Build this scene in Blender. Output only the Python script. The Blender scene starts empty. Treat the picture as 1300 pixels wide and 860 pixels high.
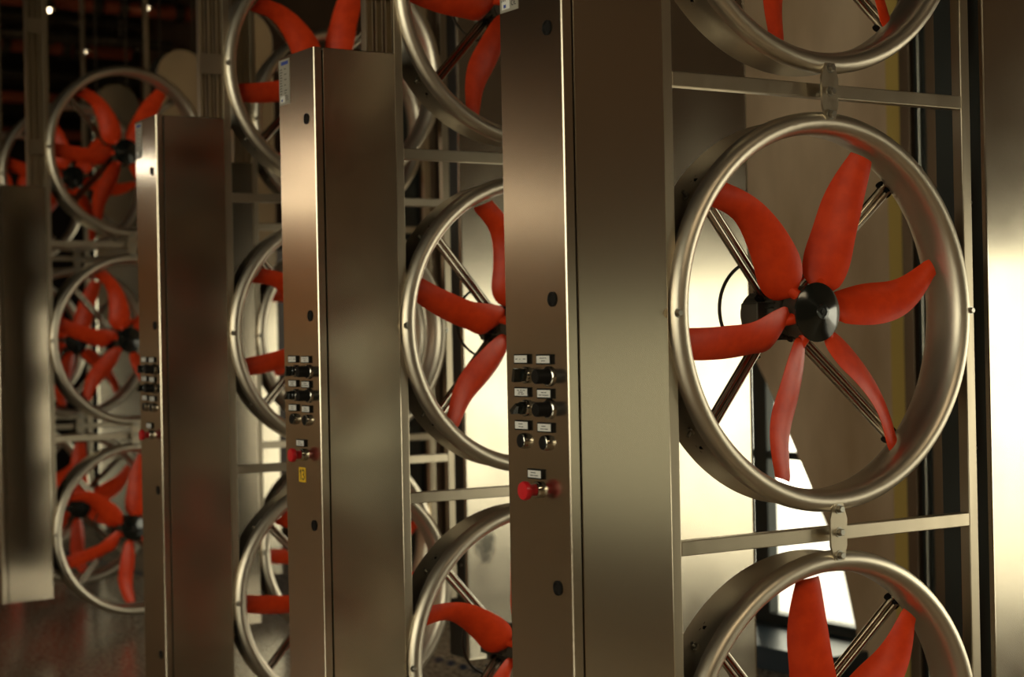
import bpy, bmesh, math, random
import numpy as np
from mathutils import Vector, Matrix

random.seed(7)
sc = bpy.context.scene
C = sc.collection
R = math.radians
FLOOR = 1.46          # eye-level plane is at z = 1.46 above the floor; the units hang from the ceiling
CEIL = 4.25

# ------------------------------------------------------------------ camera
F_PX = 2163.41; TH = 0.99986; PITCH = 0.00283; ROLL = -0.01958
cam_d = bpy.data.cameras.new('camera'); cam = bpy.data.objects.new('camera', cam_d); C.objects.link(cam)
sc.camera = cam
cam_d.sensor_width = 36.0; cam_d.lens = F_PX * 36.0 / 1300.0
cam_d.clip_start = 0.05; cam_d.clip_end = 200
cam_pos = Vector((-1.96189, -2.84610, FLOOR - 0.02191))
fwd = Vector((math.cos(TH) * math.cos(PITCH), math.sin(TH) * math.cos(PITCH), math.sin(PITCH)))
right = Vector((math.sin(TH), -math.cos(TH), 0)); up = right.cross(fwd)
r2 = right * math.cos(ROLL) + up * math.sin(ROLL)
u2 = -right * math.sin(ROLL) + up * math.cos(ROLL)
M = Matrix((r2, u2, -fwd)).transposed().to_4x4(); M.translation = cam_pos
cam.matrix_world = M
cam_d.dof.use_dof = True; cam_d.dof.focus_distance = 4.0; cam_d.dof.aperture_fstop = 3.2

# ------------------------------------------------------------------ world, light, exposure
EXPOSURE = 0.15
W_STR = 4.0
sc.view_settings.view_transform = 'Standard'; sc.view_settings.look = 'None'
sc.view_settings.gamma = 1; sc.view_settings.use_curve_mapping = False
sc.view_settings.exposure = EXPOSURE
w = bpy.data.worlds.new('world'); sc.world = w; w.use_nodes = True
bgn = w.node_tree.nodes['Background']; bgn.inputs[0].default_value = (1.0, 0.93, 0.74, 1); bgn.inputs[1].default_value = W_STR
sc.cycles.use_denoising = True
sc.cycles.max_bounces = 10; sc.cycles.glossy_bounces = 6; sc.cycles.transparent_max_bounces = 12
sc.cycles.sample_clamp_indirect = 6; sc.cycles.caustics_reflective = False; sc.cycles.caustics_refractive = False

def area(name, loc, rot, sx, sy, power, col, portal=False):
    d = bpy.data.lights.new(name, 'AREA'); d.shape = 'RECTANGLE'; d.size = sx; d.size_y = sy
    d.energy = power; d.color = col
    if portal: d.cycles.is_portal = True
    o = bpy.data.objects.new(name, d); C.objects.link(o); o.location = loc; o.rotation_euler = rot
    return o
# daylight portals in the window openings of the right wall (facing -X)
WX = 3.2
for nm, y0, y1, z0, z1 in (('portal', -2.6, 1.1, -1.15, 0.34), ('portal', -7.2, -3.0, -1.0, .16), ('portal', 2.45, 5.3, -1.28, 0.60), ('portal', 7.2, 10.7, -1.28, 0.75)):
    area(nm, (WX + 0.28, (y0 + y1) / 2, FLOOR + (z0 + z1) / 2), (R(90), 0, R(90)), y1 - y0, z1 - z0, 1, (1, 1, 1), True)

area('portal', (-7.18, -1.75, 2.2), (R(90), 0, R(-90)), 9.5, 3.0, 1, (1, 1, 1), True)

# ------------------------------------------------------------------ materials
def mat(name, col, metal=0.0, rough=0.5, coat=0.0, emis=None, estr=0, noise=None, bump=0, ramp=None, scale=(1, 1, 1), rvar=0, spec=None):
    m = bpy.data.materials.new(name); m.use_nodes = True
    nt = m.node_tree; b = nt.nodes['Principled BSDF']
    b.inputs['Base Color'].default_value = (*col, 1); b.inputs['Metallic'].default_value = metal
    b.inputs['Roughness'].default_value = rough
    if spec is not None: b.inputs['Specular IOR Level'].default_value = spec
    if coat: b.inputs['Coat Weight'].default_value = coat; b.inputs['Coat Roughness'].default_value = .1
    if emis: b.inputs['Emission Color'].default_value = (*emis, 1); b.inputs['Emission Strength'].default_value = estr
    if noise:
        tc = nt.nodes.new('ShaderNodeTexCoord'); mp = nt.nodes.new('ShaderNodeMapping'); mp.inputs['Scale'].default_value = scale
        nz = nt.nodes.new('ShaderNodeTexNoise'); nz.inputs['Scale'].default_value = noise; nz.inputs['Detail'].default_value = 6
        nt.links.new(tc.outputs['Object'], mp.inputs[0]); nt.links.new(mp.outputs[0], nz.inputs['Vector'])
        if ramp:
            cr = nt.nodes.new('ShaderNodeValToRGB')
            cr.color_ramp.elements[0].position = .35; cr.color_ramp.elements[1].position = .65
            cr.color_ramp.elements[0].color = (*ramp[0], 1); cr.color_ramp.elements[1].color = (*ramp[1], 1)
            nt.links.new(nz.outputs[0], cr.inputs[0]); nt.links.new(cr.outputs[0], b.inputs['Base Color'])
        if rvar:
            mr = nt.nodes.new('ShaderNodeMapRange'); mr.inputs[3].default_value = rough - rvar; mr.inputs[4].default_value = rough + rvar
            mr.inputs[1].default_value = .3; mr.inputs[2].default_value = .7
            nt.links.new(nz.outputs[0], mr.inputs[0]); nt.links.new(mr.outputs[0], b.inputs['Roughness'])
        if bump:
            bp = nt.nodes.new('ShaderNodeBump'); bp.inputs['Strength'].default_value = bump; bp.inputs['Distance'].default_value = .002
            nt.links.new(nz.outputs[0], bp.inputs['Height']); nt.links.new(bp.outputs[0], b.inputs['Normal'])
    return m

STEEL = (.62, .53, .41)
m_cabf = mat('brushed_steel_front', STEEL, 1, .19)
m_cab = mat('brushed_steel', STEEL, 1, .19, noise=6, scale=(1, 1, 60), rvar=.01)
m_plate = mat('sheet_steel', (.68, .61, .49), 1, .22, noise=3, scale=(1, 1, 1), rvar=.06, bump=.03)
m_post = mat('post_steel', (.52, .45, .34), 1, .34, noise=40, scale=(1, 1, .05), rvar=.05)
m_ring = mat('spun_steel', (.66, .59, .48), 1, .40)
m_strut = mat('strut_steel', (.50, .44, .36), 1, .22)
m_bolt = mat('bolt_steel', (.5, .48, .42), 1, .3)
m_red = mat('red_plastic', (.80, .05, .008), 0, .42, noise=30, bump=.15, ramp=((.80, .050, .007), (.92, .068, .010)), spec=.35)
m_black = mat('black_gloss', (.010, .012, .010), 0, .16, coat=.6)
m_matte = mat('black_matte', (.008, .007, .006), 0, .5, spec=.15)
m_seam = mat('dark_seam', (.006, .005, .004), 0, .8)
m_motor = mat('motor_casting', (.12, .105, .08), .6, .38)
m_cable = mat('grey_cable', (.07, .06, .045), 0, .5)
m_white = mat('label_white', (.72, .70, .66), 0, .45)
m_ink = mat('label_ink', (.03, .03, .035), 0, .6)
m_blue = mat('label_blue', (.03, .06, .30), 0, .6)
m_yellow = mat('sticker_yellow', (.80, .48, .02), 0, .5)
m_estop = mat('button_red', (.60, .012, .02), 0, .3, coat=.3)
m_chrome = mat('chrome', (.7, .66, .58), 1, .12)
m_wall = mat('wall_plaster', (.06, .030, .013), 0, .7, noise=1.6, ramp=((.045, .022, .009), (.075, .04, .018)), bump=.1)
m_brownreflect = mat('brown_reflector', (.45, .22, .08), 0, .5)
m_palereflect = mat('pale_reflector', (.60, .50, .37), 0, .5)
m_stone = mat('brown_stone', (.5, .36, .22), 0, .42, noise=2.2, scale=(1, 1, .45), ramp=((.50, .34, .20), (.80, .60, .40)), bump=.05)
m_yel = mat('yellow_strip', (.66, .46, .12), 0, .6)
m_dkframe = mat('dark_frame', (.035, .040, .036), .3, .4)
m_dkpanel = mat('dark_grey_panel', (.07, .06, .05), .3, .45)
m_sill = mat('dark_blue_sill', (.02, .04, .06), 0, .35)
m_bronze = mat('bronze_profile', (.16, .11, .07), .6, .38)
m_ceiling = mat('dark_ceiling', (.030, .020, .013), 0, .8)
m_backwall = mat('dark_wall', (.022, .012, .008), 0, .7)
m_pipe = mat('dark_pipe', (.10, .075, .05), .8, .35)
m_pipe_red = mat('rust_pipe', (.28, .055, .02), .2, .5)
m_lamp = mat('lamp_glow', (1, .9, .7), 0, .5, emis=(1, .84, .60), estr=5.5)
m_lampsoft = mat('lamp_glow_soft', (1, .9, .7), 0, .5, emis=(1, .80, .50), estr=4.2)
m_tile = mat('dark_blue_tile', (.02, .035, .07), 0, .2)
m_fillcorner = mat('fill_glow_corner', (1, .9, .7), 0, .5, emis=(1, .82, .6), estr=12)
m_globe = mat('globe_glow', (1, .95, .8), 0, .5, emis=(1, .92, .75), estr=26)
m_bulb = mat('bulb_glow', (1, .9, .7), 0, .5, emis=(1, .80, .50), estr=9)

def smudge_mat(src, cx, cz):
    m = src.copy(); m.name = 'sheet_steel_smudged'; nt = m.node_tree; b = nt.nodes['Principled BSDF']
    tc = nt.nodes.new('ShaderNodeTexCoord'); mp = nt.nodes.new('ShaderNodeMapping')
    mp.inputs['Location'].default_value = (-cx / .075, 0, -cz / .11); mp.inputs['Scale'].default_value = (1 / .075, 1, 1 / .11)
    gr = nt.nodes.new('ShaderNodeTexGradient'); gr.gradient_type = 'SPHERICAL'
    nz = nt.nodes.new('ShaderNodeTexNoise'); nz.inputs['Scale'].default_value = 22; nz.inputs['Detail'].default_value = 5
    mu = nt.nodes.new('ShaderNodeMath'); mu.operation = 'MULTIPLY'
    mr = nt.nodes.new('ShaderNodeMapRange'); mr.inputs[1].default_value = .12; mr.inputs[2].default_value = .34; mr.inputs[4].default_value = .85
    mx = nt.nodes.new('ShaderNodeMix'); mx.data_type = 'RGBA'; mx.inputs[6].default_value = (*b.inputs['Base Color'].default_value[:3], 1); mx.inputs[7].default_value = (.09, .085, .07, 1)
    nt.links.new(tc.outputs['Object'], mp.inputs[0]); nt.links.new(mp.outputs[0], gr.inputs[0]); nt.links.new(tc.outputs['Object'], nz.inputs['Vector'])
    nt.links.new(gr.outputs['Fac'], mu.inputs[0]); nt.links.new(nz.outputs[0], mu.inputs[1]); nt.links.new(mu.outputs[0], mr.inputs[0])
    nt.links.new(mr.outputs[0], mx.inputs[0]); nt.links.new(mx.outputs[2], b.inputs['Base Color'])
    return m

def floor_mat():
    m = bpy.data.materials.new('polished_terrazzo'); m.use_nodes = True; nt = m.node_tree; b = nt.nodes['Principled BSDF']
    tc = nt.nodes.new('ShaderNodeTexCoord')
    n1 = nt.nodes.new('ShaderNodeTexNoise'); n1.inputs['Scale'].default_value = 45; n1.inputs['Detail'].default_value = 4
    n2 = nt.nodes.new('ShaderNodeTexNoise'); n2.inputs['Scale'].default_value = 1.2
    cr = nt.nodes.new('ShaderNodeValToRGB'); e = cr.color_ramp.elements
    e[0].position = .4; e[0].color = (.22, .16, .105, 1); e[1].position = .62; e[1].color = (.60, .48, .35, 1)
    mx = nt.nodes.new('ShaderNodeMix'); mx.data_type = 'RGBA'; mx.blend_type = 'MULTIPLY'; mx.inputs[0].default_value = .5
    for n in (n1, n2): nt.links.new(tc.outputs['Object'], n.inputs['Vector'])
    nt.links.new(n1.outputs[0], cr.inputs[0]); nt.links.new(cr.outputs[0], mx.inputs[6]); nt.links.new(n2.outputs[0], mx.inputs[7])
    nt.links.new(mx.outputs[2], b.inputs['Base Color'])
    b.inputs['Roughness'].default_value = .21
    b.inputs['Specular IOR Level'].default_value = .7
    return m
m_floor = floor_mat()

def glass_mat(name='window_glass', tint=(.96, .97, .94, 1)):
    m = bpy.data.materials.new(name); m.use_nodes = True; nt = m.node_tree
    for n in list(nt.nodes):
        if n.type == 'BSDF_PRINCIPLED': nt.nodes.remove(n)
    out = nt.nodes['Material Output']
    lw = nt.nodes.new('ShaderNodeLayerWeight'); lw.inputs[0].default_value = .5
    pw = nt.nodes.new('ShaderNodeMath'); pw.operation = 'POWER'; pw.inputs[1].default_value = 4
    fr = nt.nodes.new('ShaderNodeMath'); fr.operation = 'MULTIPLY_ADD'; fr.inputs[1].default_value = .5; fr.inputs[2].default_value = .03
    nt.links.new(lw.outputs['Facing'], pw.inputs[0]); nt.links.new(pw.outputs[0], fr.inputs[0])
    tr = nt.nodes.new('ShaderNodeBsdfTransparent'); tr.inputs[0].default_value = tint
    gl = nt.nodes.new('ShaderNodeBsdfGlossy'); gl.inputs['Roughness'].default_value = .02
    mx = nt.nodes.new('ShaderNodeMixShader')
    nt.links.new(fr.outputs[0], mx.inputs[0]); nt.links.new(tr.outputs[0], mx.inputs[1]); nt.links.new(gl.outputs[0], mx.inputs[2])
    nt.links.new(mx.outputs[0], out.inputs[0])
    return m
m_glass = glass_mat()
m_tint = glass_mat('dimming_glass', (.36, .37, .34, 1))  # tint added to dim the unseen window mirrored in the cabinet panels

# ------------------------------------------------------------------ mesh helpers
def obj(name, bm, m, parent=None, smooth=False, loc=None):
    me = bpy.data.meshes.new(name)
    bmesh.ops.recalc_face_normals(bm, faces=bm.faces)
    bm.to_mesh(me); bm.free()
    ms = m if isinstance(m, (list, tuple)) else [m]
    for q in ms: me.materials.append(q)
    if smooth:
        for p in me.polygons: p.use_smooth = True
        me.set_sharp_from_angle(angle=R(40))
    o = bpy.data.objects.new(name, me); C.objects.link(o)
    if parent: o.parent = parent
    if loc: o.location = loc
    return o

def empty(name, loc=(0, 0, 0), rz=0):
    o = bpy.data.objects.new(name, None); C.objects.link(o); o.location = loc; o.rotation_euler = (0, 0, rz)
    o.empty_display_size = .1
    return o

def tag(o, label, cat, group=None):
    o['label'] = label; o['category'] = cat
    if group: o['group'] = group
    return o

def struct(o):
    o['kind'] = 'structure'; return o

def box(bm, x0, x1, y0, y1, z0, z1, bev=0, mi=0):
    v = [bm.verts.new((x, y, z)) for x in (x0, x1) for y in (y0, y1) for z in (z0, z1)]
    fs = [bm.faces.new([v[i] for i in q]) for q in ((0, 1, 3, 2), (4, 6, 7, 5), (0, 4, 5, 1), (2, 3, 7, 6), (0, 2, 6, 4), (1, 5, 7, 3))]
    for f in fs: f.material_index = mi
    if bev:
        es = set(e for f in fs for e in f.edges)
        bmesh.ops.bevel(bm, geom=list(es), offset=bev, segments=2, affect='EDGES', profile=.5, clamp_overlap=True)
    return bm

def tube(bm, pts, r, seg=10, flat=1.0, mi=0, cap=True):
    pts = [Vector(p) for p in pts]; rings = []; prev = None
    for i, p in enumerate(pts):
        t = (pts[min(i + 1, len(pts) - 1)] - pts[max(i - 1, 0)]).normalized()
        if prev is None:
            a = Vector((0, 0, 1)) if abs(t.z) < .9 else Vector((1, 0, 0))
            n = t.cross(a).normalized()
        else:
            n = (prev - t * prev.dot(t)).normalized()
        prev = n; b = t.cross(n)
        rr = r[i] if isinstance(r, (list, tuple)) else r
        rings.append([bm.verts.new(p + n * rr * math.cos(2 * math.pi * k / seg) + b * rr * flat * math.sin(2 * math.pi * k / seg)) for k in range(seg)])
    for a, b in zip(rings[:-1], rings[1:]):
        for k in range(seg):
            f = bm.faces.new((a[k], a[(k + 1) % seg], b[(k + 1) % seg], b[k])); f.material_index = mi
    if cap:
        bm.faces.new(rings[0][::-1]).material_index = mi; bm.faces.new(rings[-1]).material_index = mi
    return bm

def lathe(bm, prof, seg=48, axis='y', o=(0, 0, 0), mi=0, closed=False):
    """prof: list of (radius, position along axis)."""
    ox, oy, oz = o; rings = []
    for (r, h) in prof:
        if r < 1e-6:
            rings.append([bm.verts.new((ox, oy + h, oz) if axis == 'y' else ((ox + h, oy, oz) if axis == 'x' else (ox, oy, oz + h)))]); continue
        ring = []
        for k in range(seg):
            c, s = r * math.cos(2 * math.pi * k / seg), r * math.sin(2 * math.pi * k / seg)
            ring.append(bm.verts.new((ox + c, oy + h, oz + s) if axis == 'y' else ((ox + h, oy + c, oz + s) if axis == 'x' else (ox + c, oy + s, oz + h))))
        rings.append(ring)
    pairs = list(zip(rings[:-1], rings[1:]))
    if closed: pairs.append((rings[-1], rings[0]))
    for a, b in pairs:
        for k in range(seg):
            k2 = (k + 1) % seg
            if len(a) == 1: f = bm.faces.new((a[0], b[k], b[k2]))
            elif len(b) == 1: f = bm.faces.new((a[k], b[0], a[k2]))
            else: f = bm.faces.new((a[k], a[k2], b[k2], b[k]))
            f.material_index = mi
    return bm

def prism(bm, poly, ax, h0, h1, mi=0):
    """extrude a 2-D polygon: ax='y' -> poly in (x,z); ax='x' -> poly in (y,z)."""
    def P(a, b, h): return (a, h, b) if ax == 'y' else (h, a, b)
    A = [bm.verts.new(P(a, b, h0)) for a, b in poly]; B = [bm.verts.new(P(a, b, h1)) for a, b in poly]
    n = len(poly)
    bm.faces.new(A).material_index = mi; bm.faces.new(B[::-1]).material_index = mi
    for i in range(n):
        bm.faces.new((A[i], B[i], B[(i + 1) % n], A[(i + 1) % n])).material_index = mi
    return bm

def hexbolt(bm, x, y, z, r=.010, h=.009, axis='y', sgn=-1):
    lathe(bm, [(0, 0), (r * 1.35, 0), (r * 1.35, sgn * .0018), (r, sgn * .0018)], 16, axis, (x, y, z))
    lathe(bm, [(r, sgn * .0018), (r, sgn * h * .85), (r * .8, sgn * h), (0, sgn * h)], 6, axis, (x, y, z))

def copy_tree(o, parent=None):
    c = o.copy(); C.objects.link(c)
    if parent: c.parent = parent
    for ch in list(o.children): copy_tree(ch, c)
    return c

# ------------------------------------------------------------------ fitted layout (metres)
UNITS = {0: (0, 0, 0), 1: (.165, 1.467, -.005), 2: (.274, 2.966, -.038), 3: (.995, 4.32, 0.0),
         4: (.479, 5.698, .059), 5: (.640, 7.106, 0), 6: (.750, 8.600, 0), 7: (.900, 10.10, 0)}
ZT, ZB = .822, -1.274
UC, ZC, PZ = .7135, .0353, .9887
W_CAB, U_S, U_P = .2311, .0286, .2587
PL0, PL1 = .2605, .2870
PR0, PR1 = 1.1645, 1.194
ZB1, ZB2, BH = .5349, -.4658, .0159

def upt(k, u, v):
    U, V, a = UNITS[k]
    return U + u * math.cos(a) - v * math.sin(a), V + u * math.sin(a) + v * math.cos(a)

# ================================================================== STRUCTURE
def wall_box(name, x0, x1, y0, y1, z0, z1, m):
    return struct(obj(name, box(bmesh.new(), x0, x1, y0, y1, z0, z1), m))
wall_box('floor', -7, 9.2, -8, 16.3, -.2, 0, m_floor)
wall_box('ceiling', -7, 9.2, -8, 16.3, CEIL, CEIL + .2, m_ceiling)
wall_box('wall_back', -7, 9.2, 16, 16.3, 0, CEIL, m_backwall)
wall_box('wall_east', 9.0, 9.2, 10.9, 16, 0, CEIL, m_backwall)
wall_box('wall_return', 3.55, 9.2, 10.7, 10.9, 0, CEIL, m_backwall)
wall_box('trim_12', -7, -2.2, 15.9, 16, 0, 1.7, m_palereflect)  # unseen pale reflector, added with the next one to brighten the control faces
wall_box('trim_13', -7, -6.95, 3.2, 15.9, 0, 1.75, m_palereflect)
wall_box('trim_14', -7, -2.2, 15.93, 16, 1.7, CEIL, m_brownreflect)  # unseen brown reflector pair, added for the tone mirrored in the upper control faces
wall_box('trim_15', -7, -6.97, 3.2, 15.9, 1.75, CEIL, m_brownreflect)
bm = bmesh.new()
for a in ((-8, -6.5, 0, CEIL), (3.0, 16.3, 0, CEIL), (-6.5, 3.0, 0, .7), (-6.5, 3.0, 3.7, CEIL)): box(bm, -7.2, -7, *a)
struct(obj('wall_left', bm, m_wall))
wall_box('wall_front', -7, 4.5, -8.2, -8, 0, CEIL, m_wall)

# right wall with its window openings
def ZF(z): return FLOOR + z
bm = bmesh.new()
T = .35
def seg(y0, y1, z0, z1, b=None): box(b or bm, WX, WX + T, y0, y1, ZF(z0), ZF(z1))
ZLO, ZHI = -FLOOR, CEIL - FLOOR
seg(-8, -7.2, ZLO, ZHI); seg(-7.2, -3.0, ZLO, -1.0); seg(-7.2, -3.0, .16, ZHI); seg(-3.0, -2.6, ZLO, ZHI)
seg(-2.6, 1.1, ZLO, -1.15); seg(-2.6, 1.1, .34, ZHI)
seg(5.3, 7.2, ZLO, ZHI); seg(7.2, 10.7, ZLO, -1.3); seg(7.2, 10.7, .75, ZHI); seg(10.7, 10.9, ZLO, ZHI)
wr = struct(obj('wall_right', bm, m_wall))
# stone pier + arched opening
arch = [(2.505, -1.46), (2.51, -1.28), (2.585, -1.015), (2.68, -.84), (2.772, -.686), (2.894, -.483), (3.046, -.238), (3.2, -.02), (3.4, .22), (3.65, .40), (3.9, .46),
        (4.15, .40), (4.4, .22), (4.6, -.02), (4.76, -.238), (4.91, -.483), (5.03, -.686), (5.215, -1.015), (5.30, -1.28), (5.30, -1.46)]
bm = bmesh.new()
prism(bm, [(1.1, -FLOOR + FLOOR), (1.1, CEIL)] + [(arch[0][0] - .0, CEIL)] + [(y, ZF(z)) for y, z in arch[:1]], 'x', WX, WX + T)
for (a, b) in zip(arch[:-1], arch[1:]):
    if b[0] - a[0] < 1e-4: continue
    prism(bm, [(a[0], ZF(a[1])), (b[0], ZF(b[1])), (b[0], CEIL), (a[0], CEIL)], 'x', WX, WX + T)
struct(obj('wall_pier', bm, m_stone))

# windows: frames and panes
def window(name, y0, y1, z0, z1, ys, zs, arched=False, wx=WX + .2, pane=None):
    root = struct(empty(name, (wx, (y0 + y1) / 2, ZF(z0))))
    ox, oy, oz = WX + .2, (y0 + y1) / 2, ZF(z0)
    b = bmesh.new()
    for y in ys: box(b, -.03, .03, y - .05 - oy, y + .05 - oy, 0, ZF(z1) - oz, .004)
    for z in zs: box(b, -.025, .025, y0 - oy, y1 - oy, ZF(z) - .018 - oz, ZF(z) + .018 - oz, .003)
    for (a, c) in ((y0, y0 + .05), (y1 - .05, y1)): box(b, -.035, .035, a - oy, c - oy, 0, ZF(z1) - oz, .004)
    box(b, -.035, .035, y0 - oy, y1 - oy, 0, .05, .004)
    if not arched: box(b, -.035, .035, y0 - oy, y1 - oy, ZF(z1) - oz - .05, ZF(z1) - oz, .004)
    obj('window_frame', b, m_dkframe, root)
    b = bmesh.new(); box(b, -.003, .003, y0 + .02 - oy, y1 - .02 - oy, .03, ZF(z1) - oz - .02)
    obj('window_pane', b, pane or m_glass, root)
    return root
window('window_1', 2.42, 5.36, -1.362, .48, [3.31, 4.4], [-.57, .1], True)
window('window_2', -2.6, 1.1, -1.15, .34, [-1.4, -.15], [])
window('window_4', -7.2, -3.0, -1.0, .16, [], [], pane=m_tint)
window('window_5', -6.5, 3.0, -.76, 2.24, [-4.6, -2.7, -.8, 1.1], [.8], wx=-7.1)
window('window_3', 7.2, 10.7, -1.30, .75, [8.4, 9.6], [-.4])
# deep dark sill bench below the arched window
bm = bmesh.new(); box(bm, 2.93, WX + .18, 2.44, 5.34, 0.0, ZF(-1.36), .006)
struct(obj('trim_1', bm, m_sill))
# vertical strips and profiles between pier and window 2
def strip(n, y0, y1, x0, m):
    struct(obj('trim_%d' % n, box(bmesh.new(), x0, WX + .01, y0, y1, 0, CEIL, .003), m))
strip(2, 2.172, 2.262, WX - .012, m_yel)
strip(3, 2.112, 2.170, WX - .03, m_bronze)
strip(4, 1.62, 2.110, WX - .006, m_dkframe)
strip(5, 2.060, 2.068, WX - .03, m_bolt)
strip(6, 1.957, 2.014, WX - .04, m_bronze)
strip(7, 1.70, 1.90, WX - .05, m_dkpanel)
strip(8, 5.95, 6.10, WX - .04, m_bronze)
strip(9, 6.20, 6.42, WX - .03, m_dkframe)
strip(10, 5.60, 5.72, WX - .05, m_bronze)

# ================================================================== CONTROL CABINET
def make_cabinet():
    root = empty('control_cabinet', (0, 0, ZF(ZB)))
    dz = -ZB
    H = ZT - ZB
    obj('body', box(bmesh.new(), .010, U_P - .002, .014, W_CAB - .001, .004, H - .004, .001), m_seam, root)  # near-black body shows as the dark seam beside the front panel
    # L shaped side door that carries the controls: control face + shallow front return
    b = bmesh.new(); c = .0022
    poly = [(0, c), (c, 0), (.0238, 0), (.0238, .012), (.0085, .012), (.0085, W_CAB), (0, W_CAB)]
    A = [b.verts.new((x, y, 0)) for x, y in poly]; B = [b.verts.new((x, y, H)) for x, y in poly]
    b.faces.new(A[::-1]); b.faces.new(B)
    for i in range(len(poly)): b.faces.new((A[i], A[(i + 1) % 7], B[(i + 1) % 7], B[i]))
    obj('side_door', b, m_cab, root)
    obj('front_panel', box(bmesh.new(), U_S, U_P, 0, .013, 0, H, .0018), m_cabf, root)
    b = bmesh.new()
    box(b, .0, U_P, .0135, W_CAB, H - .003, H + .0005, 0)
    obj('top_cover', b, m_cab, root)
    # keyhole plugs
    for z in (.6254, .0671, -.5264, -1.1186):
        b = bmesh.new(); lathe(b, [(.0155, 0), (.0155, -.0025), (.0125, -.003), (.0105, -.0008), (0, -.0008)], 24, 'x', (0, .052, z + dz))
        obj('lock', b, m_matte, root, True)
    def label(v, z, lines, w=.048, h=.0152):
        b = bmesh.new(); box(b, -.006, 0, v - w / 2 - .003, v + w / 2 + .003, z + dz - h / 2 - .0028, z + dz + h / 2 + .0028, .0006)
        L = obj('label_holder', b, m_matte, root)
        b = bmesh.new(); box(b, -.0066, -.006, v - w / 2, v + w / 2, z + dz - h / 2, z + dz + h / 2)
        obj('label_insert', b, m_white, L)
        b = bmesh.new()
        for (zz, segs) in lines:
            for (a, c) in segs:   # v runs right to left on this face
                box(b, -.0070, -.0066, v + w / 2 - c * w, v + w / 2 - a * w, z + dz + zz * h - .0008, z + dz + zz * h + .0008)
        obj('lettering', b, m_ink, L)
    label(.167, -.0554, [(0, [(.1, .25), (.42, .48), (.72, .9)])])
    label(.082, -.0565, [(.18, [(.25, .42), (.46, .62), (.66, .76)]), (-.2, [(.38, .5), (.54, .66)])])
    label(.168, -.1252, [(.25, [(.2, .38), (.44, .6), (.66, .82)]), (0, [(.3, .66)]), (-.25, [(.26, .42), (.5, .74)])])
    label(.0815, -.1273, [(.15, [(.3, .5), (.56, .7)]), (-.2, [(.12, .34), (.4, .88)])])
    label(.169, -.1951, [(.18, [(.3, .62)]), (-.2, [(.3, .46), (.5, .66)])])
    label(.0825, -.1974, [(.18, [(.3, .62)]), (-.2, [(.22, .48), (.52, .8)])])
    label(.123, -.2956, [(.18, [(.24, .62)]), (-.2, [(.2, .46), (.5, .8)])])
    # selector switches (left column) and big rotary knobs (right column)
    for i, (v, z) in enumerate(((.154, -.0890), (.157, -.1585))):
        b = bmesh.new(); lathe(b, [(.0175, 0), (.0175, -.006), (.015, -.009), (.013, -.009)], 28, 'x', (0, v, z + dz))
        k = obj('selector_switch', b, m_chrome, root, True)
        b = bmesh.new(); lathe(b, [(.0135, -.004), (.0135, -.016), (.012, -.018), (0, -.018)], 24, 'x', (0, v, z + dz))
        a = R(12 if i == 0 else 55); ca, sa = math.cos(a), math.sin(a)
        prism(b, [(v + p * ca - q * sa, z + dz + p * sa + q * ca) for p, q in ((-.005, -.014), (.005, -.014), (.004, .014), (-.004, .014))], 'x', -.034, -.015)
        obj('handle', b, m_black, k)
    for v, z in ((.069, -.0915), (.070, -.159)):
        b = bmesh.new(); lathe(b, [(.021, 0), (.021, -.004), (.018, -.006), (0, -.006)], 28, 'x', (0, v, z + dz))
        k = obj('rotary_knob', b, m_chrome, root, True)
        b = bmesh.new(); lathe(b, [(.0175, -.005), (.0175, -.009), (.0150, -.012), (.0150, -.034), (.0135, -.036), (0, -.036)], 28, 'x', (0, v, z + dz))
        obj('cap', b, m_matte, k, True)
    for v, z in ((.1655, -.228), (.081, -.2292)):
        b = bmesh.new(); lathe(b, [(.0165, 0), (.0165, -.005), (.0150, -.011), (.0125, -.012), (.0125, -.006)], 28, 'x', (0, v, z + dz))
        k = obj('push_button', b, m_chrome, root, True)
        b = bmesh.new(); lathe(b, [(.0138, -.008), (.0138, -.0122), (.0128, -.0130), (0, -.0130)], 24, 'x', (0, v, z + dz))
        obj('button_cap', b, m_matte, k, True)
    b = bmesh.new(); lathe(b, [(.0175, 0), (.0175, -.008), (.015, -.012), (0, -.012)], 28, 'x', (0, .115, -.3282 + dz))
    k = obj('emergency_stop', b, m_chrome, root, True)
    b = bmesh.new(); lathe(b, [(.0125, -.010), (.0125, -.026), (.0195, -.030), (.0205, -.037), (.018, -.042), (0, -.044)], 32, 'x', (0, .115, -.3282 + dz))
    obj('mushroom_head', b, m_estop, k, True)
    # rating plate at the far upper edge
    b = bmesh.new(); v0, v1, z0, z1 = .158, .2285, .684 + dz, .8145 + dz
    box(b, -.0012, 0, v0, v1, z0, z1)
    pl = obj('rating_plate', b, mat('plate_foil', (.38, .35, .29), .3, .4) if 'plate_foil' not in bpy.data.materials else bpy.data.materials['plate_foil'], root)
    b = bmesh.new()
    for i in range(11):
        z = z1 - .028 - i * .0078
        box(b, -.0016, -.0012, v1 - .006 - .020 * random.uniform(.7, 1), v1 - .006, z - .0011, z + .0011)
        if i % 2 == 0 or i > 8: box(b, -.0016, -.0012, v1 - .036 - .02 * random.uniform(.5, 1), v1 - .036, z - .001, z + .001)
    obj('lettering', b, m_ink, pl)
    b = bmesh.new(); box(b, -.0016, -.0012, v0 + .008, v1 - .016, z1 - .016, z1 - .006); obj('blue_header', b, m_blue, pl)
    b = bmesh.new(); box(b, -.0016, -.0012, v1 - .038, v1 - .008, z0 + .006, z0 + .026); obj('seal_box', b, m_white, pl)
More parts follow.
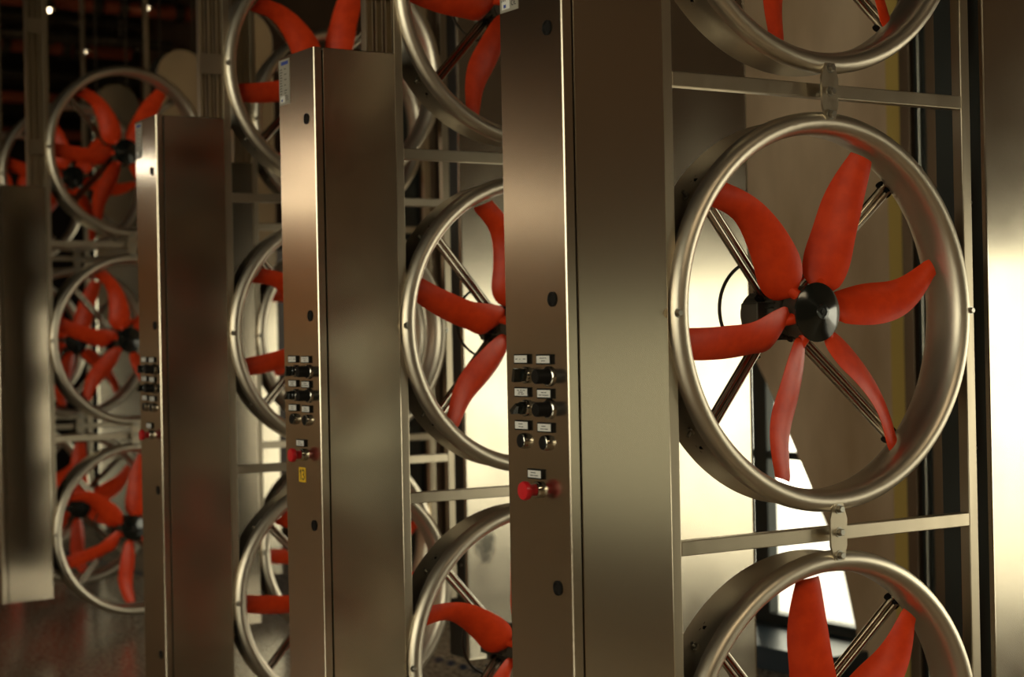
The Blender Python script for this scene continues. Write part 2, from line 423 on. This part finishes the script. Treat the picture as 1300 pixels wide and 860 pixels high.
    b = bmesh.new(); box(b, -.0019, -.0016, v1 - .024, v1 - .015, z0 + .009, z0 + .016, 0); obj('seal_mark', b, m_blue, pl)
    # CE mark, made of arcs
    b = bmesh.new()
    for (cv, bar) in ((v1 - .050, False), (v1 - .060, True)):
        for k in range(9):
            a0, a1 = R(60 + k * 240 / 9), R(60 + (k + 1) * 240 / 9); r0, r1 = .0042, .0060
            # on this face the reader's right is -v
            q = [(cv - r * math.cos(a), z0 + .016 + r * math.sin(a)) for r, a in ((r0, a0), (r1, a0), (r1, a1), (r0, a1))]
            prism(b, q, 'x', -.0016, -.0012)
        if bar: box(b, -.0016, -.0012, cv + .0005, cv + .005, z0 + .0152, z0 + .0168)
    obj('ce_mark', b, m_ink, pl)
    return root

def add_13(root):
    dz = -ZB
    v, z = .1236, -.3867 + dz
    b = bmesh.new(); box(b, -.0010, 0, v - .022, v + .022, z - .021, z + .021); st = obj('number_sticker', b, m_yellow, root)
    b = bmesh.new()
    def line(pts, closed=False):
        for (a, c) in zip(pts[:-1], pts[1:]):
            d = Vector((c[0] - a[0], c[1] - a[1])); L = d.length; n = Vector((-d.y, d.x)) / L * .0019; d = d / L * .0012
            q = [(a[0] - d.x + n.x, a[1] - d.y + n.y), (c[0] + d.x + n.x, c[1] + d.y + n.y), (c[0] + d.x - n.x, c[1] + d.y - n.y), (a[0] - d.x - n.x, a[1] - d.y - n.y)]
            prism(b, [(v - x, z + y) for x, y in q], 'x', -.0015, -.0010)
    line([(-.0135, .008), (-.0085, .014), (-.0085, -.014)])
    line([(.000, .011), (.005, .014), (.010, .013), (.013, .009), (.012, .004), (.006, .001), (.012, -.002), (.014, -.007), (.011, -.012), (.005, -.014), (0, -.011)])
    obj('numeral', b, m_ink, st)

CABL = {0: 'nearest brushed steel control cabinet with large switches, cut off by the top edge',
        1: 'brushed steel control cabinet bearing the yellow 13 sticker below its red stop button',
        2: 'narrow dark steel control cabinet with a white glare band near its top, third from front',
        3: 'dark steel cabinet panel seen only in the gap beyond the cabinet with bright glare band',
        4: 'dull steel cabinet at the left picture edge whose lower end hangs above the glossy floor'}
cab0 = make_cabinet()
cabs = {0: cab0}
for k in (1, 2, 4):
    cabs[k] = copy_tree(cab0)
# the cabinet in the far gap shows only its panel
c3 = empty('control_cabinet'); cabs[3] = c3
for ch in cab0.children:
    if ch.name.split('.')[0] in ('body', 'front_panel', 'top_cover', 'side_door'):
        q = ch.copy(); C.objects.link(q); q.parent = c3
for k, c in cabs.items():
    U, V, a = UNITS[k]
    c.location = (U, V, ZF(ZB)); c.rotation_euler = (0, 0, a)
    tag(c, CABL[k], 'cabinet', 'steel control cabinets hanging in a row')
add_13(cabs[1])

# ================================================================== RACK (posts, rails, brackets, riser)
def bracket_bm(zm):
    b = bmesh.new(); h = .064
    prism(b, [(UC - .014, zm - h), (UC + .014, zm - h), (UC + .024, zm - .030), (UC + .025, zm + .030), (UC + .014, zm + h), (UC - .014, zm + h), (UC - .025, zm + .030), (UC - .024, zm - .030)], 'y', -.022, -.016)
    return b
ZMS = (ZB1 - .005, ZB2 + .006)
def make_rack():
    bot = -1.02
    root = empty('fan_rack', (0, 0, ZF(bot)))
    d = -bot; top = CEIL - FLOOR
    for (a, c) in ((PL0, PL1), (PR0, PR1)):
        obj('post', box(bmesh.new(), a, c, .006, .036, 0, top + d, .002), m_post, root)
    for z in (ZB1, ZB2):
        b = bmesh.new(); box(b, PL1, PR0, .006, .034, z - BH + d, z + BH + d, .002)
        obj('crossbar', b, m_post, root)
    for zm in ZMS:
        br = obj('bracket', bracket_bm(zm + d), m_post, root)
        for zz in (-.052, 0, .052):
            b = bmesh.new()
            if zz == 0: tube(b, [(UC, -.0165, zm + d), (UC, .008, zm + d)], .008, 10)
            hexbolt(b, UC, -.022, zm + d + zz, .0085, .013); obj('bolt', b, m_bolt, br)
    b = bmesh.new()
    for i in range(3):
        x = .172 + i * .031
        box(b, x, x + .004, .010, .040, ZT + .004 + d, top + d); box(b, x + .020, x + .024, .010, .040, ZT + .004 + d, top + d); box(b, x, x + .024, .036, .040, ZT + .004 + d, top + d)
    z = ZT + .16
    while z < top - .1:
        box(b, .168, .259, .004, .012, z + d, z + .075 + d, .001); z += .62
    obj('cable_riser', b, m_post, root)
    return root
rack0 = make_rack()
# ================================================================== FAN
HERO = [[31.8, 25.9, 21.0, 15.8, 18.8, -17.8, -13.0, -7.9, -0.4, 12.9], [32.6, 29.2, 22.6, 17.8, 11.8, -28.7, -16.2, -4.4, -0.1, 2.8],
        [44.2, 41.2, 23.9, 16.3, 22.2, -4.3, -6.4, -2.2, 3.1, 12.5], [28.9, 40.0, 29.9, 21.7, 15.1, -13.7, -2.3, 6.2, 6.3, 4.8],
        [30.9, 29.8, 24.0, 18.3, 17.9, -16.3, -12.9, -7.4, -1.6, 9.2], [37.4, 35.7, 28.7, 21.2, 10.6, -8.8, -4.7, 3.7, 7.5, 3.5]]
HV = [0.078, 0.080, 0.074, 0.065, 0.043, 0.046, 0.028, 0.021, 0.026, 0.03]
RS = [.065, .12, .19, .28, .385]
def herm(x, xs, ys):
    n = len(xs); d = [0] * n
    s = [(ys[i + 1] - ys[i]) / (xs[i + 1] - xs[i]) for i in range(n - 1)]
    d[0] = s[0]; d[-1] = s[-1]
    for i in range(1, n - 1): d[i] = (s[i - 1] + s[i]) / 2
    x = min(max(x, xs[0]), xs[-1])
    i = 0
    while i < n - 2 and x > xs[i + 1]: i += 1
    h = xs[i + 1] - xs[i]; t = (x - xs[i]) / h
    return (2 * t**3 - 3 * t**2 + 1) * ys[i] + (t**3 - 2 * t**2 + t) * h * d[i] + (-2 * t**3 + 3 * t**2) * ys[i + 1] + (t**3 - t**2) * h * d[i + 1]
def blade_bm(j):
    a = HERO[j]; az0 = j * 60
    NR, NC = 26, 10; rr = [.068 + (.391 - .068) * i / NR for i in range(NR + 1)]
    b = bmesh.new(); grid = []
    for i, r in enumerate(rr):
        ac, aw = R(herm(r, RS, a[:5]) + az0), R(herm(r, RS, a[5:]) + az0)
        vc, vw = herm(r, RS, HV[:5]), herm(r, RS, HV[5:])
        P0 = Vector((r * math.cos(aw), vw, r * math.sin(aw))); P1 = Vector((r * math.cos(ac), vc, r * math.sin(ac)))
        # round the root and the tip corners
        t = (r - rr[0]) / (rr[-1] - rr[0]); s = 1.0
        if t < .10: s = math.sqrt(max(0, 1 - ((.10 - t) / .10) ** 2)) * .72 + .28
        if t > .965: s = 1 - .06 * ((t - .965) / .035) ** 2
        mid = (P0 + P1) / 2; half = (P1 - P0) / 2 * s
        grid.append((mid, half, t))
    top, bot = [], []
    for i, (mid, half, t) in enumerate(grid):
        rad = (grid[min(i + 1, NR)][0] - grid[max(i - 1, 0)][0]).normalized()
        n = rad.cross(half).normalized()
        if n.y > 0: n = -n
        ch = half.length * 2; th = .0012 + .0022 * (1 - t)
        ra, rb = [], []
        for c in range(NC + 1):
            x = -1 + 2 * c / NC
            cm = .10 * ch * (1 - x * x)
            tt = th * (max(0, 1 - x * x) ** .5) + .0006
            p = mid + half * x + n * (cm - .05 * ch)
            ra.append(b.verts.new(p + n * tt)); rb.append(b.verts.new(p - n * tt))
        top.append(ra); bot.append(rb)
    for i in range(NR):
        for c in range(NC):
            b.faces.new((top[i][c], top[i][c + 1], top[i + 1][c + 1], top[i + 1][c])); b.faces.new((bot[i][c], bot[i + 1][c], bot[i + 1][c + 1], bot[i][c + 1]))
        b.faces.new((top[i][0], top[i + 1][0], bot[i + 1][0], bot[i][0])); b.faces.new((top[i][NC], bot[i][NC], bot[i + 1][NC], top[i + 1][NC]))
    for c in range(NC):
        b.faces.new((top[0][c], bot[0][c], bot[0][c + 1], top[0][c + 1])); b.faces.new((top[NR][c], top[NR][c + 1], bot[NR][c + 1], bot[NR][c]))
    # shank into the hub
    m0 = grid[2][0]; az = math.atan2(m0.z, m0.x)
    tube(b, [(.045 * math.cos(az), .048, .045 * math.sin(az)), (.085 * math.cos(az), m0.y + .004, .085 * math.sin(az))], [.015, .011], 12)
    return b

SHEET = [(.4500, .012), (.4505, .003), (.4488, -.0065), (.4445, -.0145), (.4370, -.0200), (.4285, -.0220), (.4195, -.0200), (.4115, -.0140), (.4055, -.0045), (.4020, .009), (.4006, .025), (.4012, .045), (.4050, .070), (.4170, .098), (.4385, .121)]
def make_fan():
    """origin on the fan axis, y = 0 at the plane of the rack front."""
    root = empty('axial_fan')
    th = .0025; inner = SHEET; outer = []
    for i, (r, h) in enumerate(SHEET):
        a = SHEET[max(i - 1, 0)]; c = SHEET[min(i + 1, len(SHEET) - 1)]
        tx, ty = c[0] - a[0], c[1] - a[1]; L = math.hypot(tx, ty)
        outer.append((r + ty / L * th, h - tx / L * th))
    b = bmesh.new(); lathe(b, inner + outer[::-1], 128, 'y', closed=True)
    ring = obj('duct_ring', b, m_ring, root, True)
    for a in (0, 180):
        b = bmesh.new()
        hexbolt(b, .4420 * math.cos(R(a)), -.0175, .4420 * math.sin(R(a)), .0075, .010)
        obj('rim_bolt', b, m_bolt, ring)
    for a in (0, 38, 142, 180, 218, 322):
        x, z = math.cos(R(a)), math.sin(R(a))
        b = bmesh.new()
        for q in (.416,):
            tube(b, [(x * q, .088, z * q), (x * (q + .020), .082, z * (q + .020))], .0045, 6); tube(b, [(x * (q + .001), .088, z * (q + .001)), (x * (q + .006), .088, z * (q + .006))], .009, 12)
        obj('wall_bolt', b, m_bolt, ring)
    rot = empty('rotor'); rot.parent = root
    b = bmesh.new()
    lathe(b, [(0, .0135), (.006, .0135), (.007, .0160), (.010, .0160), (.011, .0140), (.017, .0145), (.018, .0165), (.024, .0185), (.045, .0245), (.063, .0305), (.0672, .0325), (.068, .0345), (.0672, .0365), (.060, .039), (0, .039)], 64, 'y')
    hub = obj('hub_cap', b, m_black, rot, True)
    b = bmesh.new(); lathe(b, [(0, .036), (.060, .036), (.062, .040), (.062, .085), (.052, .095), (0, .095)], 48, 'y')
    obj('hub_drum', b, m_motor, rot, True)
    for j in range(6): obj('blade', blade_bm(j), m_red, rot, True)
    # motor with cooling fins and terminal box
    b = bmesh.new()
    lathe(b, [(0, .098), (.030, .098), (.050, .108), (.054, .120), (.054, .222), (.048, .228), (0, .230)], 40, 'y')
    for k in range(28):
        a = 2 * math.pi * k / 28; ca, sa = math.cos(a), math.sin(a)
        q = []
        for (rr2, w) in ((.052, -.0013), (.062, -.0010), (.062, .0010), (.052, .0013)):
            q.append((rr2 * ca - w * sa, rr2 * sa + w * ca))
        prism(b, q, 'y', .122, .222)
    lathe(b, [(.050, .215), (.053, .218), (.053, .240), (.045, .248), (0, .249)], 40, 'y')
    mot = obj('motor', b, m_motor, root, True)
    b = bmesh.new(); box(b, -.082, -.048, .145, .205, -.026, .026, .004); tube(b, [(-.066, .175, -.024), (-.066, .175, -.045)], .009, 10)
    obj('terminal_box', b, m_motor, mot)
    b = bmesh.new(); pts = []
    for k in range(25):
        a = R(118 + k * 6.2); pts.append((-.02 + .125 * math.cos(a), .205, .012 + .115 * math.sin(a)))
    pts = [(-.115, .15, .125)] + pts + [(-.05, .225, -.07)]
    tube(b, pts, .0042, 8); obj('power_cable', b, m_cable, mot, True)
    # four struts between the rear edge of the duct and the motor
    for a in (45, 135, 225, 315):
        ca, sa = math.cos(R(a)), math.sin(R(a))
        b = bmesh.new()
        p0 = Vector((.424 * ca, .108, .424 * sa)); p1 = Vector((.055 * ca, .165, .055 * sa))
        tv = Vector((-sa, 0, ca))
        for s in (-.0085, .0085): tube(b, [p0 + tv * s, p0.lerp(p1, .06) + tv * s, p1 + tv * s], .0085, 12)
        box(b, -.001, .001, -.001, .001, -.001, .001)
        s_ = obj('strut', b, m_strut, root, True)
        for f in (.022, .97):
            b = bmesh.new()
            q = p0.lerp(p1, f); tube(b, [q + Vector((0, -.016, 0)), q + Vector((0, .014, 0))], [.006, .006], 6)
            tube(b, [q + tv * -.02 + Vector((0, .004, 0)), q + tv * .02 + Vector((0, .004, 0))], .010, 8)
            obj('strut_clamp', b, m_matte, s_)
    return root

def flatten_rotor(root, deg):
    """rotor blades, cap and drum become direct parts of the fan, turned by deg about the fan axis."""
    for ch in list(root.children):
        if ch.name.split('.')[0] == 'rotor':
            for g in list(ch.children):
                g.parent = root; g.rotation_euler = (0, -R(deg), 0)
            bpy.data.objects.remove(ch)
fan0 = make_fan()

ROT = {(0, 0): 1, (0, 1): 0, (0, 2): 29, (1, 0): -10, (1, 1): -26, (1, 2): 22, (2, 0): 5, (2, 1): 9, (2, 2): -8,
       (3, 0): 20, (3, 1): 14, (3, 2): -6, (4, 0): -9, (4, 1): -23, (4, 2): 13, (5, 0): -20, (5, 1): 3, (5, 2): 20, (6, 0): -6, (6, 1): 25, (6, 2): 8, (7, 0): 10, (7, 1): -14, (7, 2): 0}
ROWN = {0: 'nearest rack at the right of the picture', 1: 'rack just behind the nearest cabinet', 2: 'rack to the right of the third cabinet, behind the cabinet with the yellow sticker',
        3: 'far rack glimpsed through the gap left of the yellow sticker cabinet', 4: 'rack with full round fans between the left edge cabinet and the glare band cabinet',
        5: 'rack directly behind the far left rack of round fans', 6: 'second rack behind the far left rack of round fans', 7: 'rearmost rack, barely seen behind all the others'}
FANL = {(0, 0): 'red bladed steel ring fan cut off by the top edge, above the big whole fan',
        (0, 1): 'largest whole fan, six red blades and black hub in a steel ring at right',
        (0, 2): 'red bladed ring fan cut by the bottom edge, below the big whole fan',
        (1, 0): 'top ring fan cut by the upper edge between the two nearest cabinets',
        (1, 1): 'middle half-hidden red ring fan just left of the nearest control cabinet',
        (1, 2): 'lowest half-hidden red ring fan left of the nearest control cabinet, by its red button',
        (2, 0): 'top ring fan whose red blades rise above the cabinet with the yellow sticker',
        (2, 1): 'middle ring fan seen as a sliver beside the switches of the sticker cabinet',
        (2, 2): 'lowest ring fan seen as a sliver with one flat red blade beside the sticker cabinet',
        (3, 0): 'top dim ring fan of the far rack, behind blades above the sticker cabinet',
        (3, 1): 'middle ring fan of the far rack, a second steel hoop inside the sliver fan',
        (3, 2): 'lowest ring fan of the far rack, hoop against white light beside the sticker cabinet',
        (4, 0): 'top blurred red fan, nearly a full steel circle, upper left above the glare band cabinet',
        (4, 1): 'middle blurred red fan with bright rim glare left of the glare band cabinet',
        (4, 2): 'lowest blurred red fan whose ring hangs close over the glossy floor at left',
        (5, 0): 'top far red fan with its black hub seen inside the upper left steel circle',
        (5, 1): 'middle far red fan with black hub behind the bright rimmed left fan',
        (5, 2): 'lowest far red fan with a round black hub behind the left fan over the floor',
        (6, 0): 'top rearmost red fan peeking above the cabinet at the left picture edge',
        (6, 1): 'middle fan of the second rack behind the bright rimmed left fan',
        (6, 2): 'lowest fan of the second rack behind the left fan over the floor'}
fans = {}
for (k, rg), dg in ROT.items():
    if k == 7: continue
    f = fan0 if (k, rg) == (0, 0) else copy_tree(fan0)
    fans[(k, rg)] = f
for (k, rg), f in fans.items():
    x, y = upt(k, UC, 0)
    f.location = (x, y, ZF(ZC + (1 - rg) * PZ)); f.rotation_euler = (0, 0, UNITS[k][2])
    flatten_rotor(f, ROT[(k, rg)])
    tag(f, FANL[(k, rg)], 'fan', 'red bladed ring fans stacked in hanging racks')
RACKL = {0: 'nearest steel frame of posts and crossbars holding the big whole fan',
         1: 'steel post frame just behind the nearest cabinet, crossbars at its left',
         2: 'steel post frame attached to the cabinet with the bright glare band',
         3: 'distant steel post frame glimpsed in the gap beside the sticker cabinet',
         4: 'far left steel post frame rising from the cabinet at the picture edge',
         5: 'steel frame right behind the far left frame of blurred fans',
         6: 'rearmost steel frame behind the far left blurred fans'}
racks = {0: rack0}
for k in range(1, 7): racks[k] = copy_tree(rack0)
for k, r_ in racks.items():
    U, V, a = UNITS[k]; r_.location = (U, V, ZF(-1.02)); r_.rotation_euler = (0, 0, a)
    tag(r_, RACKL[k], 'frame', 'steel fan racks hanging from the ceiling')

# ================================================================== ARCH TOPPED STEEL HOUSINGS
SMX, SMZ = 1.320, -.82
def make_plate():
    zb, zt = -1.272, 1.67; w0, w1 = 1.236, 1.575; cx = (w0 + w1) / 2; r = (w1 - w0) / 2
    root = empty('steel_housing', (0, 0, ZF(zb)))
    d = -zb
    def outline(e):
        return [(w0 + e, e), (w1 - e, e)] + [(cx + (r - e) * math.cos(R(a)), zt + d + (r - e) * math.sin(R(a))) for a in range(0, 181, 10)]
    obj('body', prism(bmesh.new(), outline(.004), 'y', .012, .16), m_dkframe, root)  # dark colour stands in for the shaded side of the steel box
    b = bmesh.new()
    O = outline(0); I = outline(.0035); I2 = outline(.0075)
    n = len(O); L = []
    for pts, y in ((O, .012), (O, .002), (I, 0), (I2, .0012)): L.append([b.verts.new((x, y, z)) for x, z in pts])
    for A, B in zip(L[:-1], L[1:]):
        for i in range(n): b.faces.new((A[i], A[(i + 1) % n], B[(i + 1) % n], B[i]))
    b.faces.new(L[-1]); b.faces.new(L[0][::-1])
    obj('face_sheet', b, m_plate, root)
    b = bmesh.new()
    for z in (-.9, -.3, .3, .9, 1.5): 
        tube(b, [(w0 + .002, .05, z + d), (w0 - .002 + .004, .05, z + d)], .003, 8); lathe(b, [(0, -.003), (.005, -.003), (.005, 0)], 10, 'x', (w0 + .004, .05, z + d))
    obj('rivet', b, m_bolt, root)
    b = bmesh.new()
    for x in (w0 + .06, w1 - .06): tube(b, [(x, .09, zt + r * .6 + d), (x, .09, CEIL - FLOOR + d)], .008, 8)
    obj('hanger_rod', b, m_pipe, root)
    return root
plate0 = make_plate()
PLL = {0: 'bright steel sheet housing filling the right picture edge',
       1: 'steel sheet housing seen through the nearest rack, left of the stone pier',
       2: 'steel sheet housing with dark smudge, seen behind fans left of the nearest cabinet',
       3: 'steel sheet housing of the far rack hidden deep behind the sticker cabinet',
       4: 'pale steel sheet housing in the narrow gap beside the sticker cabinet',
       5: 'round topped grey steel housing behind the upper left fan, right one of two',
       6: 'round topped grey steel housing inside the upper left steel circle'}
for k in (0, 1, 2, 4, 5, 6):
    p_ = plate0 if k == 0 else copy_tree(plate0)
    U, V, a = UNITS[k]; p_.location = (U, V, ZF(-1.272)); p_.rotation_euler = (0, 0, a)
    tag(p_, PLL[k], 'housing', 'tall steel sheet housings beside the racks')
    if k == 2:
        for ch in p_.children:
            if ch.name.startswith('face_sheet'):
                ch.data = ch.data.copy(); ch.data.materials[0] = smudge_mat(m_plate, SMX, SMZ + 1.272)

# ================================================================== BACK OF THE HALL: pipes, valves, little lamps
def pipe_run(y, z, x0, x1, r, m, lab, flanges):
    root = empty('pipe', ((x0 + x1) / 2, y, z)); ox = (x0 + x1) / 2
    obj('pipe_body', tube(bmesh.new(), [(x0 - ox, 0, 0), (x1 - ox, 0, 0)], r, 16), m, root, True)
    for fx in flanges:
        b = bmesh.new(); lathe(b, [(r * .9, -.03), (r * 1.5, -.03), (r * 1.5, .03), (r * .9, .03)], 20, 'x', (fx - ox, 0, 0)); obj('flange', b, m_pipe, root, True)
    for hx in (x0 + .4, x1 - .4):
        b = bmesh.new(); tube(b, [(hx - ox, 0, r * .9), (hx - ox, 0, CEIL - z)], .012, 8); obj('hanger', b, m_pipe, root)
    tag(root, lab, 'pipe', 'dark pipes under the ceiling at the far end')
PIPES = [(9.50, 4.02, .055, 0, 6.0, 'rust red pipe at the very top edge above the left post'), (9.72, 3.80, .040, 1, 3.0, 'thin dark steel pipe just under the top rust red pipe'),
         (10.25, 4.05, .050, 1, 3.0, 'dark steel pipe second from the top, upper left'), (10.6, 3.88, .060, 0, 3.0, 'rust red pipe above the upper left steel circle'),
         (11.2, 4.04, .080, 1, 6.5, 'thick dark steel pipe high in the upper left corner'), (11.5, 3.80, .045, 1, 6.5, 'slim dark pipe between two thick ones, upper left'),
         (11.9, 3.66, .055, 0, 6.5, 'rust red pipe level with the top of the steel circle'), (12.3, 3.90, .075, 1, 6.5, 'dark steel pipe with wide flanges, upper left'),
         (12.9, 3.72, .060, 1, 6.5, 'far dark pipe just over the steel circle'), (13.5, 3.56, .050, 0, 6.5, 'far low rust red pipe seen inside the steel circle'),
         (14.2, 3.70, .090, 1, 6.5, 'rearmost thick dark pipe at the end of the hall')]
for (y, z, r, kind, x1, lab) in PIPES:
    x1 = min(x1, 3.1) if y < 11 else x1
    pipe_run(y, z, .9, x1, r, m_pipe_red if kind == 0 else m_pipe, lab, [random.uniform(1.9, x1 - .1) for _ in range(4)])
for i, (x, y, z, lab) in enumerate(((1.92, 9.3, 3.92, 'small glowing lamp at the top edge just right of the left post'), (2.66, 9.3, 4.00, 'small glowing lamp at the top edge above the upper left fan'),
                                    (2.479, 10.2, 3.80, 'small glowing lamp hanging just above the upper left fan ring'), (2.315, 11.0, 3.637, 'lowest small glowing lamp, left of the upper left fan ring'))):
    root = empty('pendant_lamp', (x, y, z))
    b = bmesh.new(); lathe(b, [(0, -.026), (.008, -.020), (.011, -.006), (.008, .012), (.006, .026), (0, .026)], 16, 'z'); obj('bulb', b, m_bulb, root, True)
    b = bmesh.new(); lathe(b, [(.012, .024), (.014, .045), (.05, .03), (.055, .0), (.051, .0), (.046, .026), (.014, .040)], 20, 'z'); tube(b, [(0, 0, .04), (0, 0, CEIL - z)], .004, 6)
    obj('shade', b, m_pipe, root, True)
    tag(root, lab, 'lamp', 'small lamps glowing at the dark far end')

# ================================================================== HALL LAMPS (outside the frame, seen as highlights on the steel, plus an added corner fill)
def hall_lamp(loc, L, ax, lab, wdt=.18, m=None):
    root = empty('linear_lamp', loc)
    hx, hy = (L / 2, wdt / 2) if ax == 'x' else (wdt / 2, L / 2)
    obj('lamp_housing', box(bmesh.new(), -hx, hx, -hy, hy, .02, .09, .008), m_pipe, root)
    obj('lamp_diffuser', box(bmesh.new(), -hx + .01, hx - .01, -hy + .01, hy - .01, -.035, .02, .006), m or m_lamp, root)
    for s in (-.8, .8):
        px, py = (s * hx, 0) if ax == 'x' else (0, s * hy)
        obj('cord', tube(bmesh.new(), [(px, py, .09), (px, py, CEIL - loc[2])], .004, 6), m_cable, root)
    tag(root, lab, 'lamp', 'long lamps hanging in the hall')
hall_lamp((-3.85, 7.8, ZF(1.0)), 4.4, 'x', 'long low hanging lamp on the left side of the hall', .16)
root = empty('globe_lamp', (-.565, 5.965, 2.43))
obj('globe', lathe(bmesh.new(), [(0, -.04)] + [(.04 * math.cos(R(a)), .04 * math.sin(R(a))) for a in range(-75, 76, 15)] + [(0, .04)], 24, 'z'), m_globe, root, True)
b = bmesh.new(); lathe(b, [(0, .036), (.018, .036), (.025, .09), (0, .095)], 20, 'z'); tube(b, [(0, 0, .09), (0, 0, CEIL - 2.43)], .005, 6); obj('fitting', b, m_pipe, root, True)
tag(root, 'glowing globe lamp on a cord left of the racks, mirrored in the third cabinet', 'lamp')
hall_lamp((.2, -4.4, ZF(2.3)), 3.6, 'x', 'broad bright lamp hanging in front of the racks', 1.1, m=m_lampsoft)
# dark blue check border inlaid along the window side of the floor
bm = bmesh.new(); y = -1.0
while y < 13:
    for j in (0, 1):
        prism(bm, [(0, 0), (.001, 0), (.001, .001)], 'y', y, y) if False else None
        yy = y + .055 * j; x0 = 1.90 + .035 * j
        box(bm, x0, x0 + .035, yy, yy + .055, -.001, .0015)
    y += .11
struct(obj('trim_11', bm, m_tile))
hall_lamp((-6.1, 13.7, ZF(2.0)), 1.6, 'y', 'added fill lamp, unseen, in the far left corner of the hall', .5, m=m_fillcorner)  # added out of view to light the pale reflectors
